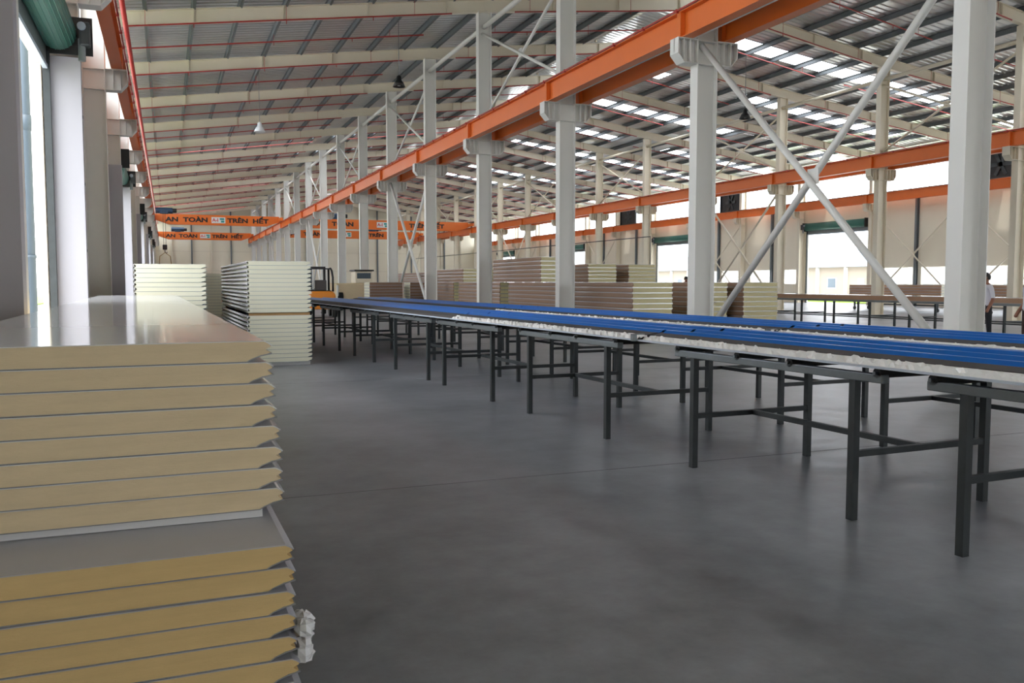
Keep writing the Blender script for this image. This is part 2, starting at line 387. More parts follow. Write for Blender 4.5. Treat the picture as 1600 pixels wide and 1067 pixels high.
for n in (4, 9, 14):
    xbrace(XC, OC, n, 0.25, ZCB - 0.1, 0.06, 'cream cross brace beyond the foam stacks, below beam', 'cross braces beyond the foam stacks', 'cream')
for n in (2, 4, 6, 8, 10, 12, 14): xbrace(XB, OB, n, ZCB + 0.8, rz_(XB) - 0.75, 0.05, 'slim white cross brace above the main crane beam', 'upper cross braces beside the blue tables', 'white')
for n in (2, 4, 6, 8, 10, 12): xbrace(XC, OC, n, ZCB + 0.8, rz_(XC) - 0.75, 0.05, 'slim cream cross brace above the second beam', 'upper cross braces beyond the foam stacks', 'cream')
for n in (3, 4, 7, 10, 13): xbrace(XD - 0.1, OD, n, 0.3, ZCB - 0.4, 0.05, 'cream tube cross brace on the windowed wall', 'cross braces on the windowed wall', 'cream')
for n in range(1, 16):
    y = fy(n) + OD + BAY/2
    if n in RDOOR: continue
    tag(isec(MB(), (WR - 0.17, y, 0), (WR - 0.17, y, 7.1), 0.2, 0.16, up=(1,0,0)).build('wind_post', 'purlin'), 'dark grey wind post on the windowed wall, in bay ' + nth(16 - n) + ' from the end wall', 'post', 'wind posts on the windowed wall')

# ------------------------------------------------------------------ crane runway beams
BH = 0.56
def runway(x, oy, label, grp=None, conduit=0):
    root = tag(empty('crane_beam', (x, 58, ZCB)), label, 'crane beam', grp)
    for n in range(-1, 16):
        mb = MB(); a = fy(n) + oy - 58 + 0.004; b = fy(n + 1) + oy - 58 - 0.004
        isec(mb, (0, a, BH/2), (0, b, BH/2), BH, 0.26, 0.022, 0.014); mb.build('beam_segment', 'orange', root)
    mb = MB()
    for n in range(-1, 17):
        y = fy(n) + oy - 58
        for s in (-1, 1): mb.box(s*0.07 - 0.055, s*0.07 + 0.055, y - 0.07, y + 0.07, 0.024, BH - 0.024)
    mb.build('end_stiffener', 'orange', root)
    ya, yb = fy(-1) + oy - 58, fy(16) + oy - 58
    MB().box(-0.035, 0.035, ya, yb, BH, BH + 0.065).build('rail', 'dark', root)
    if conduit:
        mb = MB().tube([(conduit*0.16, ya, BH + 0.02), (conduit*0.16, yb, BH + 0.02)], 0.022, 8)
        y = ya
        while y < yb: mb.box(conduit*0.16 - 0.03, conduit*0.16 + 0.03, y, y + 0.04, BH - 0.03, BH + 0.05); y += 1.4
        mb.build('conductor_bar', 'red', root)
    return root
runway(XA + 0.52, OA, 'orange crane runway beam on the corbels of the roller door wall', conduit=1)
runway(XB - 0.52, OB, 'long orange crane runway beam on the near side of the column row by the blue tables', conduit=-1)
runway(XB + 0.52, OB, 'orange crane runway beam on the far side of the column row by the blue tables')
runway(XC - 0.52, OC, 'orange crane runway beam on the near side of the column row beyond the foam stacks', conduit=-1)
runway(XC + 0.52, OC, 'orange crane runway beam on the far side of the column row beyond the foam stacks')
runway(XD - 0.52, OD, 'lower-looking orange crane runway beam fixed along the windowed wall')
for x, oy, lab in ((XB, OB, 'pale grey tube running between the twin orange beams beside the blue tables'), (XC, OC, 'pale grey tube running between the twin orange beams beyond the foam stacks')):
    tag(MB().tube([(x - 0.32, fy(-1), ZCB + 0.07), (x - 0.32, fy(16), ZCB + 0.07)], 0.06, 10).build('service_pipe', 'white', smooth=True), lab, 'pipe')

# ------------------------------------------------------------------ sprinkler pipes
tag(MB().tube([(-0.97, fy(-1), 9.25), (-0.97, YEND - 1, 9.25)], 0.075, 12).build('sprinkler_main', 'red', smooth=True), 'thick red sprinkler main running the length of the roller door wall', 'pipe')
def spr(xa, xb, y, oy_a, oy_b, dz, lab, grp):
    za, zb = rz_(xa) + dz, rz_(xb) + dz
    mb = MB().tube([(xa, y + oy_a, za), (xb, y + oy_b, zb)], 0.026, 6)
    for i, x in enumerate([q for q in px + [2*XR - q for q in px] if min(xa, xb) + 0.3 < q < max(xa, xb) - 0.1]):
        t = (x - xa)/(xb - xa); yy = y + oy_a + (oy_b - oy_a)*t
        if i % 2: mb.tube([(x, yy, rz_(x) + dz - 0.13), (x, yy, rz_(x) + dz)], 0.014, 6)
        if i % 3 == 0: mb.tube([(x, yy, rz_(x) + dz), (x, yy, rz_(x) + 0.449)], 0.008, 5)
    tag(mb.build('sprinkler_branch', 'red'), lab, 'pipe', grp)
for n in range(0, 16):
    for hlf in (0, 1):
        y = fy(n) + (BAY/2 if hlf else -0.17); dz = 0.18 if hlf else -0.03
        lab = 'red sprinkler branch ' + ('mid-bay' if hlf else 'on rafter') + ' over the '
        k = ' mid-bay' if hlf else ' on rafters'
        spr(-0.97, 9.6, y, OA, OB, dz, lab + 'door aisle, ' + from_end(n), 'sprinkler branches over the door aisle' + k)
        spr(12.0, 19.6, y, OB, OR, dz, lab + 'near ridge side, ' + from_end(n), 'sprinkler branches by the ridge' + k)
        spr(22.5, 29.6, y, OR, OC, dz, lab + 'far ridge side, ' + from_end(n), 'sprinkler branches beyond the ridge' + k)
        spr(31.4, 42.6, y, OC, OD, dz, lab + 'window aisle, ' + from_end(n), 'sprinkler branches by the windowed wall' + k)

# ------------------------------------------------------------------ overhead travelling cranes
def text_mesh(s, size, name, m, parent, loc, bold=0.025, xs=1.0):
    c = bpy.data.curves.new(name, 'FONT'); c.body = s; c.size = size; c.align_x = 'CENTER'; c.align_y = 'CENTER'; c.offset = bold*size; c.extrude = 0.008
    t = bpy.data.objects.new(name, c); COL.objects.link(t)
    me = bpy.data.meshes.new_from_object(t.evaluated_get(bpy.context.evaluated_depsgraph_get()))
    bpy.data.objects.remove(t); me.materials.clear(); me.materials.append(M[m])
    o = bpy.data.objects.new(name, me); COL.objects.link(o); o.parent = parent; o.location = loc
    o.rotation_euler = (math.pi/2, 0, 0); o.scale = (xs, 1, 1); return o
def crane(xa, xb, y, hoist_x, label, hook_z=None):
    L = xb - xa; root = tag(empty('overhead_crane', ((xa + xb)/2, y, 7.2)), label, 'crane')
    h, e = 0.62, 0.30; g0 = -0.33
    poly = [(-L/2, e), (-L/2 + 0.1, h), (L/2 - 0.1, h), (L/2, e), (L/2, 0.12), (L/2 - 1.3, g0), (-L/2 + 1.3, g0), (-L/2, 0.12)]
    MB().prism(poly, lambda a, c: (a, -0.22, c), lambda a, c: (a, 0.22, c)).build('girder', 'orange', root)
    for s in (-1, 1):
        MB().box(s*L/2 - 0.14, s*L/2 + 0.14, -1.5, 1.5, 0.17, 0.47).build('end_carriage', 'orange', root, bevel=0.02)
        for q in (-1.1, 1.1):
            MB().tube([(s*L/2 - 0.06, q, 0.15), (s*L/2 + 0.06, q, 0.15)], 0.13, 14).build('wheel', 'dark', root)
    u = L/11.2
    text_mesh('AN  TOÀN', 0.56, 'lettering', 'black', root, (-2.75*u - 0.4*(u - 1), -0.225, 0.12), bold=0.045, xs=1.35)
    text_mesh('TRÊN  HẾT', 0.56, 'lettering', 'black', root, (2.65*u + 0.4*(u - 1), -0.225, 0.12), bold=0.045, xs=1.35)
    pl = MB().box(-0.62, 0.62, -0.235, -0.222, -0.13, 0.43).build('sign_plate', 'sign_white', root)
    text_mesh('A-I', 0.44, 'logo_mark', 'sign_red', pl, (-0.28, -0.24, 0.15))
    MB().box(0.12, 0.52, -0.245, -0.236, 0.17, 0.35).box(0.22, 0.52, -0.245, -0.236, -0.06, 0.12).build('logo_block', 'sign_teal', pl)
    hx = hoist_x - (xa + xb)/2
    hb = MB().tube([(hx - 0.75, 0.05, h + 0.33), (hx + 0.75, 0.05, h + 0.33)], 0.27, 16).box(hx - 0.35, hx + 0.35, -0.3, 0.4, h + 0.02, h + 0.3)
    ho = hb.build('hoist', 'navy', root)
    MB().tube([(hx + 0.75, 0.05, h + 0.33), (hx + 1.1, 0.05, h + 0.33)], 0.2, 14).build('hoist_motor', 'black', ho)
    if hook_z is not None:
        zz = hook_z - 7.2
        cb = MB()
        for q in (-0.1, 0.1): cb.tube([(hx + q, -0.42, h + 0.3), (hx + q, -0.42, zz + 0.55)], 0.018, 6)
        cb.build('hoist_cable', 'black', root)
        hk = MB().box(hx - 0.2, hx + 0.2, -0.54, -0.30, zz + 0.15, zz + 0.62).build('hook_block', 'black', root, bevel=0.05)
        MB().tube([(hx, -0.42, zz + 0.15), (hx, -0.42, zz - 0.05), (hx + 0.12, -0.42, zz - 0.17), (hx + 0.2, -0.42, zz - 0.05)], 0.035, 8).build('hook', 'black', hk)
        MB().tube([(hx - 0.55, -0.42, zz - 1.5), (hx - 0.45, -0.42, zz - 0.45), (hx, -0.42, zz - 0.1), (hx + 0.45, -0.42, zz - 0.45), (hx + 0.55, -0.42, zz - 1.5)], 0.04, 6).build('sling', 'wood', hk)
    return root
crane(XA + 0.52, XB - 0.52, 87.5, -0.1, 'orange AN TOAN TREN HET crane girder over the door aisle, with hanging hook and sling', hook_z=4.35)
crane(XA + 0.52, XB - 0.52, 118.0, 1.4, 'orange AN TOAN TREN HET crane girder over the door aisle, close to the end wall')
crane(XB + 0.52, XC - 0.52, 88.5, 16.0, 'long orange lettered crane girder over the foam stack aisle, farther from the end wall')
crane(XB + 0.52, XC - 0.52, 108.0, 24.0, 'long orange lettered crane girder over the foam stack aisle, closer to the end wall')

# ------------------------------------------------------------------ roller doors
def roller_door(x, y0, y1, s, label, drum_end=True):
    root = tag(empty('roller_door', (x, (y0 + y1)/2, 0)), label, 'roller door', None); L = (y1 - y0)/2
    xi = s*0.28
    MB().tube([(xi, -L + 0.15, 5.48), (xi, L - 0.2, 5.48)], 0.27, 24).build('curtain_roll', 'green', root, smooth=True)
    mb = MB()
    for k in range(26):
        a = 2*math.pi*k/26; mb.tube([(xi + 0.272*math.cos(a), -L + 0.15, 5.48 + 0.272*math.sin(a)), (xi + 0.272*math.cos(a), L - 0.2, 5.48 + 0.272*math.sin(a))], 0.006, 5)
    mb.build('curtain_slat_rib', 'green', root)
    MB().box(s*0.06, s*0.10, -L + 0.1, L - 0.1, 4.98, 5.3).build('bottom_bar', 'rail', root)
    MB().box(s*0.045, s*0.115, -L + 0.1, L - 0.1, 4.92, 4.985).build('bottom_seal', 'lip', root)
    for q in (-1, 1):
        MB().box(min(s*0.04, s*0.14), max(s*0.04, s*0.14), q*(L - 0.06) - 0.05, q*(L - 0.06) + 0.05, 0, 5.2).build('guide_rail', 'steel', root)
        MB().box(min(s*0.05, s*0.55), max(s*0.05, s*0.78), q*(L - 0.06) - 0.02, q*(L - 0.06) + 0.02, 5.18, 5.78).build('end_bracket', 'black', root)
    yq = L - 0.10
    mo = MB().box(min(s*0.60, s*0.76), max(s*0.60, s*0.76), yq - 0.22, yq, 5.28, 5.66).build('motor', 'steel', root, bevel=0.03)
    MB().tube([(s*0.63, yq - 0.14, 5.05), (s*0.63, yq - 0.14, 5.40)], 0.055, 12).build('motor_housing', 'rail', mo)
    MB().tube([(s*0.64, yq - 0.26, 5.58), (s*0.64, yq - 0.21, 5.58)], 0.065, 12).build('motor_cover', 'pipe_grey', mo)
    return root
for n in LDOOR:
    y0, y1 = fy(n) + OA + 0.30, fy(n + 1) + OA - 0.56
    lab = ('open roller door with green rolled curtain beside the white foam-core panel stacks' if n == 0 else 'open roller door in the left wall, in bay ' + nth(16 - n) + ' from the end wall')
    d = roller_door(WL + 0.05, y0, y1, 1, lab)
    if n: d['group'] = 'farther roller doors on the left wall'
    for yy, e in ((fy(n) + OA - 0.42, 0), (fy(n + 1) + OA - 0.42, 1)):
        lab = ('white boxed ' + ('far' if e else 'near') + ' jamb post of the roller door, bay ' + nth(16 - n) + ' from end wall')
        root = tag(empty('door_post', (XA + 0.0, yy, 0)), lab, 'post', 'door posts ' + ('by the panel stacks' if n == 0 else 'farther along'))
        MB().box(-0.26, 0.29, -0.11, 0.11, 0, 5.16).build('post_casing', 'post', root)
        mb = MB()
        for z in (0.9, 2.0, 3.1, 4.2): mb.box(0.29, 0.30, -0.03, 0.02, z, z + 0.05)
        if e: mb.build('clip', 'rail', root)
for n in RDOOR:
    if n < 1: continue
    d = roller_door(WR - 0.05, fy(n) + OD + 0.4, fy(n + 1) + OD - 0.4, -1, 'open roller door with green curtain in the windowed wall, bay ' + nth(16 - n) + ' from end wall')
    d['group'] = 'roller doors in the windowed wall'
tag(MB().tube([(-2.1, 16.5, -0.2), (-2.1, 16.5, 10.2)], 0.075, 14).tube([(-2.1, 16.5, 4.0), (-2.1, 16.5, 4.25)], 0.085, 14).tube([(-2.1, 16.5, 1.9), (-2.1, 16.5, 1.95)], 0.09, 14).build('downpipe', mat('dark_downpipe', (0.07, 0.10, 0.135), 0.5), smooth=True), 'blue-grey rainwater downpipe outside the open roller door', 'pipe')
# louvred exhaust fans in the clerestory
for q, (ya, yb) in enumerate(((35.0, 36.6), (59.6, 62.4), (76.7, 79.8))):
    root = tag(empty('exhaust_fan', (WR - 0.1, (ya + yb)/2, 7.25)), 'black exhaust fan in the bright clerestory of the windowed wall, ' + nth(3 - q) + ' from end wall', 'fan', 'exhaust fans in the clerestory')
    L = (yb - ya)/2
    MB().box(-0.1, 0.06, -L, L, 0, 0.06).box(-0.1, 0.06, -L, L, 1.64, 1.7).box(-0.1, 0.06, -L, -L + 0.06, 0.06, 1.64).box(-0.1, 0.06, L - 0.06, L, 0.06, 1.64).build('frame', 'black', root)
    MB().box(0.0, 0.03, -L + 0.06, L - 0.06, 0.06, 1.64).build('back_plate', 'black', root)
    for k in range(6):
        a = math.pi*k/3; MB().bar((-0.05, 0, 0.85), (-0.05, 0.68*math.cos(a), 0.85 + 0.68*math.sin(a)), 0.03, 0.2, (0, -math.sin(a), math.cos(a))).build('blade', 'steel', root)

# ------------------------------------------------------------------ sandwich panels
PT = 0.075
def panel_profile(W, t, rough):
    """foam cross-section (x, z): groove on the left, broken tongue on the right"""
    h = W/2
    right = [(h - 0.062, 0), (h - 0.048, t*.15), (h - 0.030, t*.20), (h - 0.014, t*.33), (h + 0.004, t*.35), (h + 0.020, t*.44), (h + 0.008, t*.51), (h + 0.003, t*.60), (h + 0.022, t*.72), (h + 0.014, t*.86), (h + 0.002, t*.95), (h - 0.004, t)]
    left = [(-h - 0.004, t), (-h, t*.85), (-h + 0.016, t*.72), (-h + 0.020, t*.5), (-h + 0.012, t*.3), (-h - 0.010, t*.12), (-h - 0.012, 0)]
    return right, left
def sandwich(name, W, L, t, foam, skin_top, skin_edge, rough=True, lip=1.0, side=None):
    """panel with its near end at local y=0, length along +y, resting on z=0"""
    root = empty(name)
    right, left = panel_profile(W, t, rough)
    e = 0.003
    core = [(-W/2 - 0.008, e)] + [(x, min(max(z, e), t - e)) for x, z in right] + [(x, min(max(z, e), t - e)) for x, z in left]
    MB().prism(core[1:], lambda x, z: (x, 0.002, z), lambda x, z: (x, L - 0.002, z)).build('foam_core', foam, root)
    h = W/2
    top = [(-h - 0.004, t - e), (h - 0.002, t - e), (h + 0.010, t*.88), (h + 0.024, t*.76), (h + 0.026, t*.79), (h + 0.012, t*.92), (h, t), (-h - 0.004, t)]
    MB().prism(top, lambda x, z: (x, 0, z), lambda x, z: (x, L, z)).build('top_sheet', [skin_top], root)
    bot = [(-h - 0.012, 0), (h - 0.060, 0), (h - 0.045, t*.12), (h - 0.012, t*.27), (h + 0.026*lip, t*.36), (h + 0.024*lip, t*.42), (h - 0.014, t*.32), (h - 0.047, t*.16), (h - 0.062, e), (-h - 0.012, e)]
    if side:
        MB().prism([(-h - 0.014, t*.35), (-h - 0.03, t*.62), (-h - 0.012, t), (-h + 0.002, t), (-h - 0.018, t*.62), (-h - 0.004, t*.35)], lambda x, z: (x, 0.001, z), lambda x, z: (x, L - 0.001, z)).build('side_lip', side, root)
    MB().prism(bot, lambda x, z: (x, 0, z), lambda x, z: (x, L, z)).build('bottom_sheet', [skin_edge], root)
    return root
def stack(proto, n, x, y, z0, rz, t, label, cat, group, jit=0.006, shift=0.0, first=False, gap=0.0012):
    """n panels, bottom one at z0; returns top z"""
    z = z0
    for i in range(n):
        px_ = x + random.uniform(-jit, jit) + shift*(n - 1 - i); py_ = y + random.uniform(-jit, jit)
        if first and i == 0: o = proto; o.location = (px_, py_, z); o.rotation_euler = (0, 0, rz)
        else: o = dup(proto, (px_, py_, z), rz)
        tag(o, nth(i + 1) + ' ' + label, cat, group); z += t + gap
    return z
FR = math.radians(0.9)
# foreground: lower bundle of ochre foam, upper bundle of tan foam
fgx = -0.235
p_low = sandwich('sandwich_panel', 1.12, 11.6, PT, 'foam2', 'skin_grey', 'skin_edge')
for k in range(5):
    tag(MB().box(fgx - 0.5, fgx + 0.5, 3.0 + k*2.5, 3.12 + k*2.5, 0.0, 0.045).build('timber_bearer', 'wood' if k else 'black'), nth(k + 1) + ' bearer along the floor under the ochre foam panels', 'bearer', 'bearers under the near panel stack')
z = stack(p_low, 8, fgx + 0.015, 2.83, 0.0455, FR, PT, 'ochre foam-core panel from the bottom of the near stack lower bundle', 'sandwich panel', 'lower bundle of the near stack', 0.006, 0.002, True)
tag(MB().box(-0.53, 0.535, -0.06, 0.06, 0, 0.028).build('foam_spacer', 'skin_white', loc=(fgx, 3.27, z + 0.0005)), 'thin white foam spacer strip between the two bundles of the near stack', 'spacer')
for k in range(4): tag(MB().box(-0.53, 0.53, -0.06, 0.06, 0, 0.028).build('foam_spacer', 'skin_white', loc=(fgx - 0.05*k, 5.5 + 2.5*k, z + 0.0005)), nth(k + 2) + ' white foam spacer strip deeper between the two near bundles', 'spacer', 'inner foam spacers')
z += 0.0295
p_up = sandwich('sandwich_panel', 1.12, 12.0, PT, 'foam', 'skin_white', 'skin_edge')
z = stack(p_up, 7, fgx, 3.18, z, FR, PT, 'tan foam-core panel from the bottom of the near stack upper bundle', 'sandwich panel', 'upper bundle of the near stack', 0.006, 0.004, True)
o = dup(p_up, (fgx - 0.008, 3.18, z), FR); tag(o, 'topmost tan foam-core sandwich panel with the glossy white sheet face up', 'sandwich panel'); z += PT
TOPZ = z
# lump of torn white foam on the side of the lower bundle
mb = MB(); random.seed(11)
for k in range(14):
    cx, cy, cz, r = random.uniform(-0.008, 0.012), random.uniform(-0.01, 0.14), random.uniform(-0.06, 0.06), random.uniform(0.026, 0.04)
    pts = []
    for i in range(5):
        for jn in range(8):
            a = math.pi*(i + 0.5)/5; b = 2*math.pi*jn/8; q = r*random.uniform(0.75, 1.15)
            pts.append((cx + q*math.sin(a)*math.cos(b), cy + q*math.sin(a)*math.sin(b), cz + q*math.cos(a)))
    mb.add(pts, [(i*8 + jn, i*8 + (jn+1) % 8, (i+1)*8 + (jn+1) % 8, (i+1)*8 + jn) for i in range(4) for jn in range(8)] + [tuple(range(8)), tuple(32 + q for q in reversed(range(8)))])
tag(mb.build('foam_lump', 'skin_white', loc=(fgx + 0.628, 2.88, 0.30)), 'torn lump of white foam stuck to the side of the ochre panels', 'foam lump')
random.seed(5)
# two pale stacks behind
p_pale = sandwich('sandwich_panel', 1.08, 6.0, PT, 'foam_pale', 'skin_silver', 'skin_teal', lip=1.5, side='skin_silver')
for k in range(3): tag(MB().box(1.33, 2.4, 16.1 + k*2.6, 16.22 + k*2.6, 0, 0.07).build('timber_bearer', 'skin_white'), nth(k + 1) + ' white block on the floor along the two-tier pale stack', 'bearer', 'blocks under the two-tier pale stack')
z = stack(p_pale, 11, 1.865, 16.0, 0.071, FR, PT, 'pale cream panel from the bottom of the two-tier stack lower tier', 'sandwich panel', 'lower tier of the pale stack', 0.004, 0, True)
for k in range(3): tag(MB().box(-0.53, 0.53, -0.05, 0.05, 0, 0.05).build('timber_spacer', 'wood', loc=(1.865 - 0.04*k, 16.08 + k*2.6, z + 0.0005)), nth(k + 1) + ' brown timber spacer between the two tiers of the pale stack', 'spacer', 'timber spacers in the pale stack')
z = stack(p_pale, 12, 1.865, 16.0, z + 0.0515, FR, PT, 'pale cream panel from the bottom of the two-tier stack upper tier', 'sandwich panel', 'upper tier of the pale stack', 0.004)
for k in range(3): tag(MB().box(-0.45, 0.6, 15.6 + k*2.6, 15.72 + k*2.6, 0, 0.05).build('timber_bearer', 'wood'), nth(k + 1) + ' timber bearer along the tall pale stack by the roller doors', 'bearer', 'bearers under the tall pale stack by the doors')
z = stack(p_pale, 23, 0.055, 15.55, 0.0505, FR, PT, 'pale cream panel from the bottom of the tall stack behind the glossy panel', 'sandwich panel', 'tall pale stack by the roller doors', 0.004)
for k in range(3): tag(MB().box(0.5, 1.4, 24.1 + k*2.6, 24.22 + k*2.6, 0, 0.05).build('timber_bearer', 'wood'), nth(k + 1) + ' timber bearer along the far pale stack', 'bearer', 'bearers under the far pale stack')
z = stack(p_pale, 22, 0.95, 24.0, 0.0505, 0, PT, 'pale cream panel from the bottom of the stack behind the two-tier stack', 'sandwich panel', 'far pale stack', 0.004)

# ------------------------------------------------------------------ thick foam stacks between the column rows
TT = 0.142
def thick(W, L, foam, edge='panel_brown'):
    root = empty('insulation_board'); e = 0.012; h = W/2
    core = [(-h, e), (-h + 0.02, TT*.3), (-h + 0.02, TT*.7), (-h, TT - e), (h, TT - e), (h - 0.02, TT*.7), (h - 0.02, TT*.3), (h, e)]
    MB().prism(core, lambda x, z: (x, 0.003, z), lambda x, z: (x, L - 0.003, z)).build('foam_core', foam, root)
    side = [(-h - 0.006, e), (-h - 0.02, TT*.25), (-h - 0.004, TT*.45), (-h - 0.004, TT*.85), (-h - 0.0, TT - e), (-h + 0.001, TT - e), (-h + 0.018, TT*.7), (-h + 0.018, TT*.3), (-h + 0.001, e)]
    MB().prism(side, lambda x, z: (x, 0.0, z), lambda x, z: (x, L, z)).build('side_edge', edge, root)
    MB().box(-h - 0.03, h + 0.004, 0, L, 0, e).build('bottom_sheet', 'skin_silver', root)
    MB().box(-h - 0.006, h + 0.004, 0, L, TT - e, TT).build('top_sheet', 'skin_silver', root)
    return root
def foam_stack(x, y, L, n, z0, label, group, foam='foam_yellow', rz=0.0, W=1.24, n2=0):
    """x = left edge, y = near end"""
    pr_ = thick(W, L, foam)
    if z0 < 0.2:
        for k in range(2): tag(MB().box(-W/2 + 0.05, W/2 - 0.05, 0.3 + k*(L - 0.8), 0.42 + k*(L - 0.8), 0, z0 - 0.001).build('timber_bearer', 'wood', loc=None), 'timber bearer under the ' + group, 'bearer', 'bearers under the ' + group)
        for bo in list(COL.objects)[-2:]:
            bo['label'] = ('near' if bo is list(COL.objects)[-2] else 'far') + ' timber bearer under the ' + group
            bo.location = (x + W/2*math.cos(rz), y + W/2*math.sin(rz), 0); bo.rotation_euler = (0, 0, rz)
    return stack(pr_, n, x + W/2*math.cos(rz), y + W/2*math.sin(rz), z0, rz, TT, label, 'insulation board', group, 0.012, 0, True, 0.001)
FB = 'yellow foam board from the bottom of the '
for x, y, L, n, z0, nm in (
    (11.52, 20.4, 4.0, 10, 0.07, 'low stack just past the second column'),
    (14.15, 21.6, 3.6, 10, 0.07, 'stack half hidden by the braced column'),
    (15.8, 21.4, 4.0, 10, 0.07, 'stack beside the long brown-edged table'),
    (11.65, 25.4, 4.4, 10, 0.07, 'low stack behind the third column'),
    (11.65, 30.7, 5.0, 10, 0.07, 'low stack past the third column'),
    (11.65, 36.4, 4.6, 10, 0.07, 'low stack by the fourth column'),
    (11.75, 27.1, 4.6, 6, 1.503, 'upper stack bridging two low stacks'),
    (11.75, 35.4, 4.8, 4, 1.503, 'upper stack by the fourth column'),
    (15.2, 30.4, 4.0, 15, 0.07, 'tall stack behind the low stacks'),
    (17.2, 30.8, 4.0, 15, 0.07, 'tall stack before the bright doorway'),
    (13.6, 38.5, 6.0, 14, 0.07, 'mid-height stack far down the aisle'),
    (14.0, 48.0, 8.0, 14, 0.07, 'distant stack by the far columns')):
    foam_stack(x, y, L, n, z0, FB + nm, nm)
foam_stack(6.0, 60.0, 6.0, 12, 0.07, 'tan foam board from the bottom of the distant stack beyond the forklift', 'distant stack beyond the forklift', 'foam')
foam_stack(10.66, 41.5, 1.62, 10, 0.07, 'brown-sided foam board from the bottom of the crosswise stack by the forklift', 'crosswise stack near the forklift', 'foam_pale', rz=math.pi/2)
foam_stack(13.45, 41.5, 2.4, 10, 0.07, 'brown-sided foam board from the bottom of the crosswise stack behind the brace', 'crosswise stack behind the brace', 'foam_pale', rz=math.pi/2)

# ------------------------------------------------------------------ trestle tables
TA = math.atan(0.0352)
def x1(y): return 4.15 - 0.0352*y
def trestle(y0, y1, dx, label, group, Wt=1.18):
    L = y1 - y0; ym = (y0 + y1)/2
    cxm = x1(ym) + dx + Wt/2
    root = tag(empty('trestle_table', (cxm, ym, 0), TA), label, 'trestle', group)
    for sx in (-1, 1):
        for sy in (-1, 1):
            MB().box(sx*Wt/2 - 0.025, sx*Wt/2 + 0.025, sy*L/2 - 0.025, sy*L/2 + 0.025, 0, 0.89).build('leg', 'steel', root)
        MB().box(sx*Wt/2 - 0.03, sx*Wt/2 + 0.03, -L/2 - 0.24, L/2 + 0.24, 0.89, 0.945).build('rail', 'rail', root, bevel=0.006)
    for sy in (-1, 1):
        MB().box(-Wt/2 + 0.026, Wt/2 - 0.026, sy*L/2 - 0.02, sy*L/2 + 0.02, 0.40, 0.44).build('cross_bar', 'steel', root)
    MB().box(-0.02, 0.02, -L/2 + 0.021, L/2 - 0.021, 0.40, 0.44).build('stretcher', 'steel', root)
    for q in (-L/2 - 0.2, -L/6, L/6, L/2 + 0.2):
        r = MB().tube([(-Wt/2 - 0.03, q, 0.952), (Wt/2 + 0.03, q, 0.952)], 0.032, 12).build('roller', 'black', root, smooth=True)
        MB().tube([(-Wt/2 - 0.055, q, 0.952), (-Wt/2 - 0.03, q, 0.952)], 0.012, 8).build('axle', 'rail', r)
    return root
TY = [(1.55, 3.48), (4.28, 5.98), (7.38, 9.15), (10.27, 12.12), (12.86, 14.67), (16.11, 17.68), (19.09, 20.8), (22.0, 23.8), (25.0, 26.8)]
for i, (a, b) in enumerate(TY):
    trestle(a, b, 0, 'dark steel roller trestle on the open floor side, ' + nth(len(TY) - i) + ' from the forklift end', 'trestles under the foil-edged blue row')
    trestle(a + 0.1, b + 0.12, 2.12, 'dark steel roller trestle in the row by the columns, ' + nth(len(TY) - i) + ' from the forklift end', 'trestles under the second blue row')
# ------------------------------------------------------------------ blue roof panels on the trestles
def roof_panel(dx, y0, y1, label, group, foil=True, W=1.36):
    ym = (y0 + y1)/2; L = y1 - y0; zb = 0.985
    root = tag(empty('roof_panel', (x1(ym) + dx - 0.09, ym, zb), TA), label, 'roof panel', group)
    a, b = -L/2, L/2
    def ext(poly, nm, m): return MB().prism(poly, lambda x, z: (x, a, z), lambda x, z: (x, b, z)).build(nm, m, root)
    ext([(0, 0), (W - 0.1, 0), (W - 0.1, 0.006), (0.02, 0.006), (0.02, 0.014), (0, 0.014)], 'bottom_lip', 'lip')
    ext([(0.10, 0.0065), (W - 0.12, 0.0065), (W - 0.12, 0.060), (0.24, 0.060), (0.15, 0.047)], 'core', 'dark')
    if foil:                                            # crinkled foil band, real relief
        mb = MB(); ny = int(L/0.035); nx = 5; random.seed(int(y0*10) + 3)
        for i in range(ny + 1):
            for k in range(nx + 1):
                t = k/nx; bump = random.uniform(-0.02, 0.018) if 0 < k < nx else 0
                mb.v.append((0.025 + 0.105*t, a + 0.004 + (L - 0.008)*i/ny, 0.012 + 0.034*t + bump + 0.006*math.sin(math.pi*t)))
        for i in range(ny):
            for k in range(nx): mb.f.append((i*(nx+1) + k, i*(nx+1) + k + 1, (i+1)*(nx+1) + k + 1, (i+1)*(nx+1) + k)); mb.mi.append(0)
        mb.build('foil_band', 'foil', root)
    ext([(0.13, 0.048), (0.235, 0.066), (0.235, 0.0685), (0.13, 0.0505)], 'seam_strip', 'dark')
    pts = [(0.235, 0.066)]
    for c in (0.31, 0.63, 0.95, 1.26):
        hr = 0.090 if c < 1.2 else 0.072; pts += [(c - 0.05, 0.066), (c - 0.012, hr), (c + 0.012, hr), (c + 0.05, 0.066)]
    pts.append((W - 0.03, 0.064))
    ext(pts + [(x, z - 0.003) for x, z in reversed(pts)], 'blue_sheet', 'blue')
    return root
roof_panel(0, -1.0, 6.68, 'blue ribbed roof panel with a crinkled foil edge, nearest to the open floor', None)
roof_panel(0, 6.72, 11.6, 'blue ribbed roof panel with foil edge, second along the open floor side', None)
roof_panel(0, 11.63, 25.0, 'long blue ribbed roof panel with plain dark edge beyond the foil-edged ones', None, foil=False)
roof_panel(1.52 + 0.13, -1.0, 6.95, 'blue ribbed roof panel in the second row, closest to the braced columns', None)
roof_panel(1.52 + 0.13, 6.99, 14.2, 'blue ribbed roof panel in the second row, behind the jointed one', None)
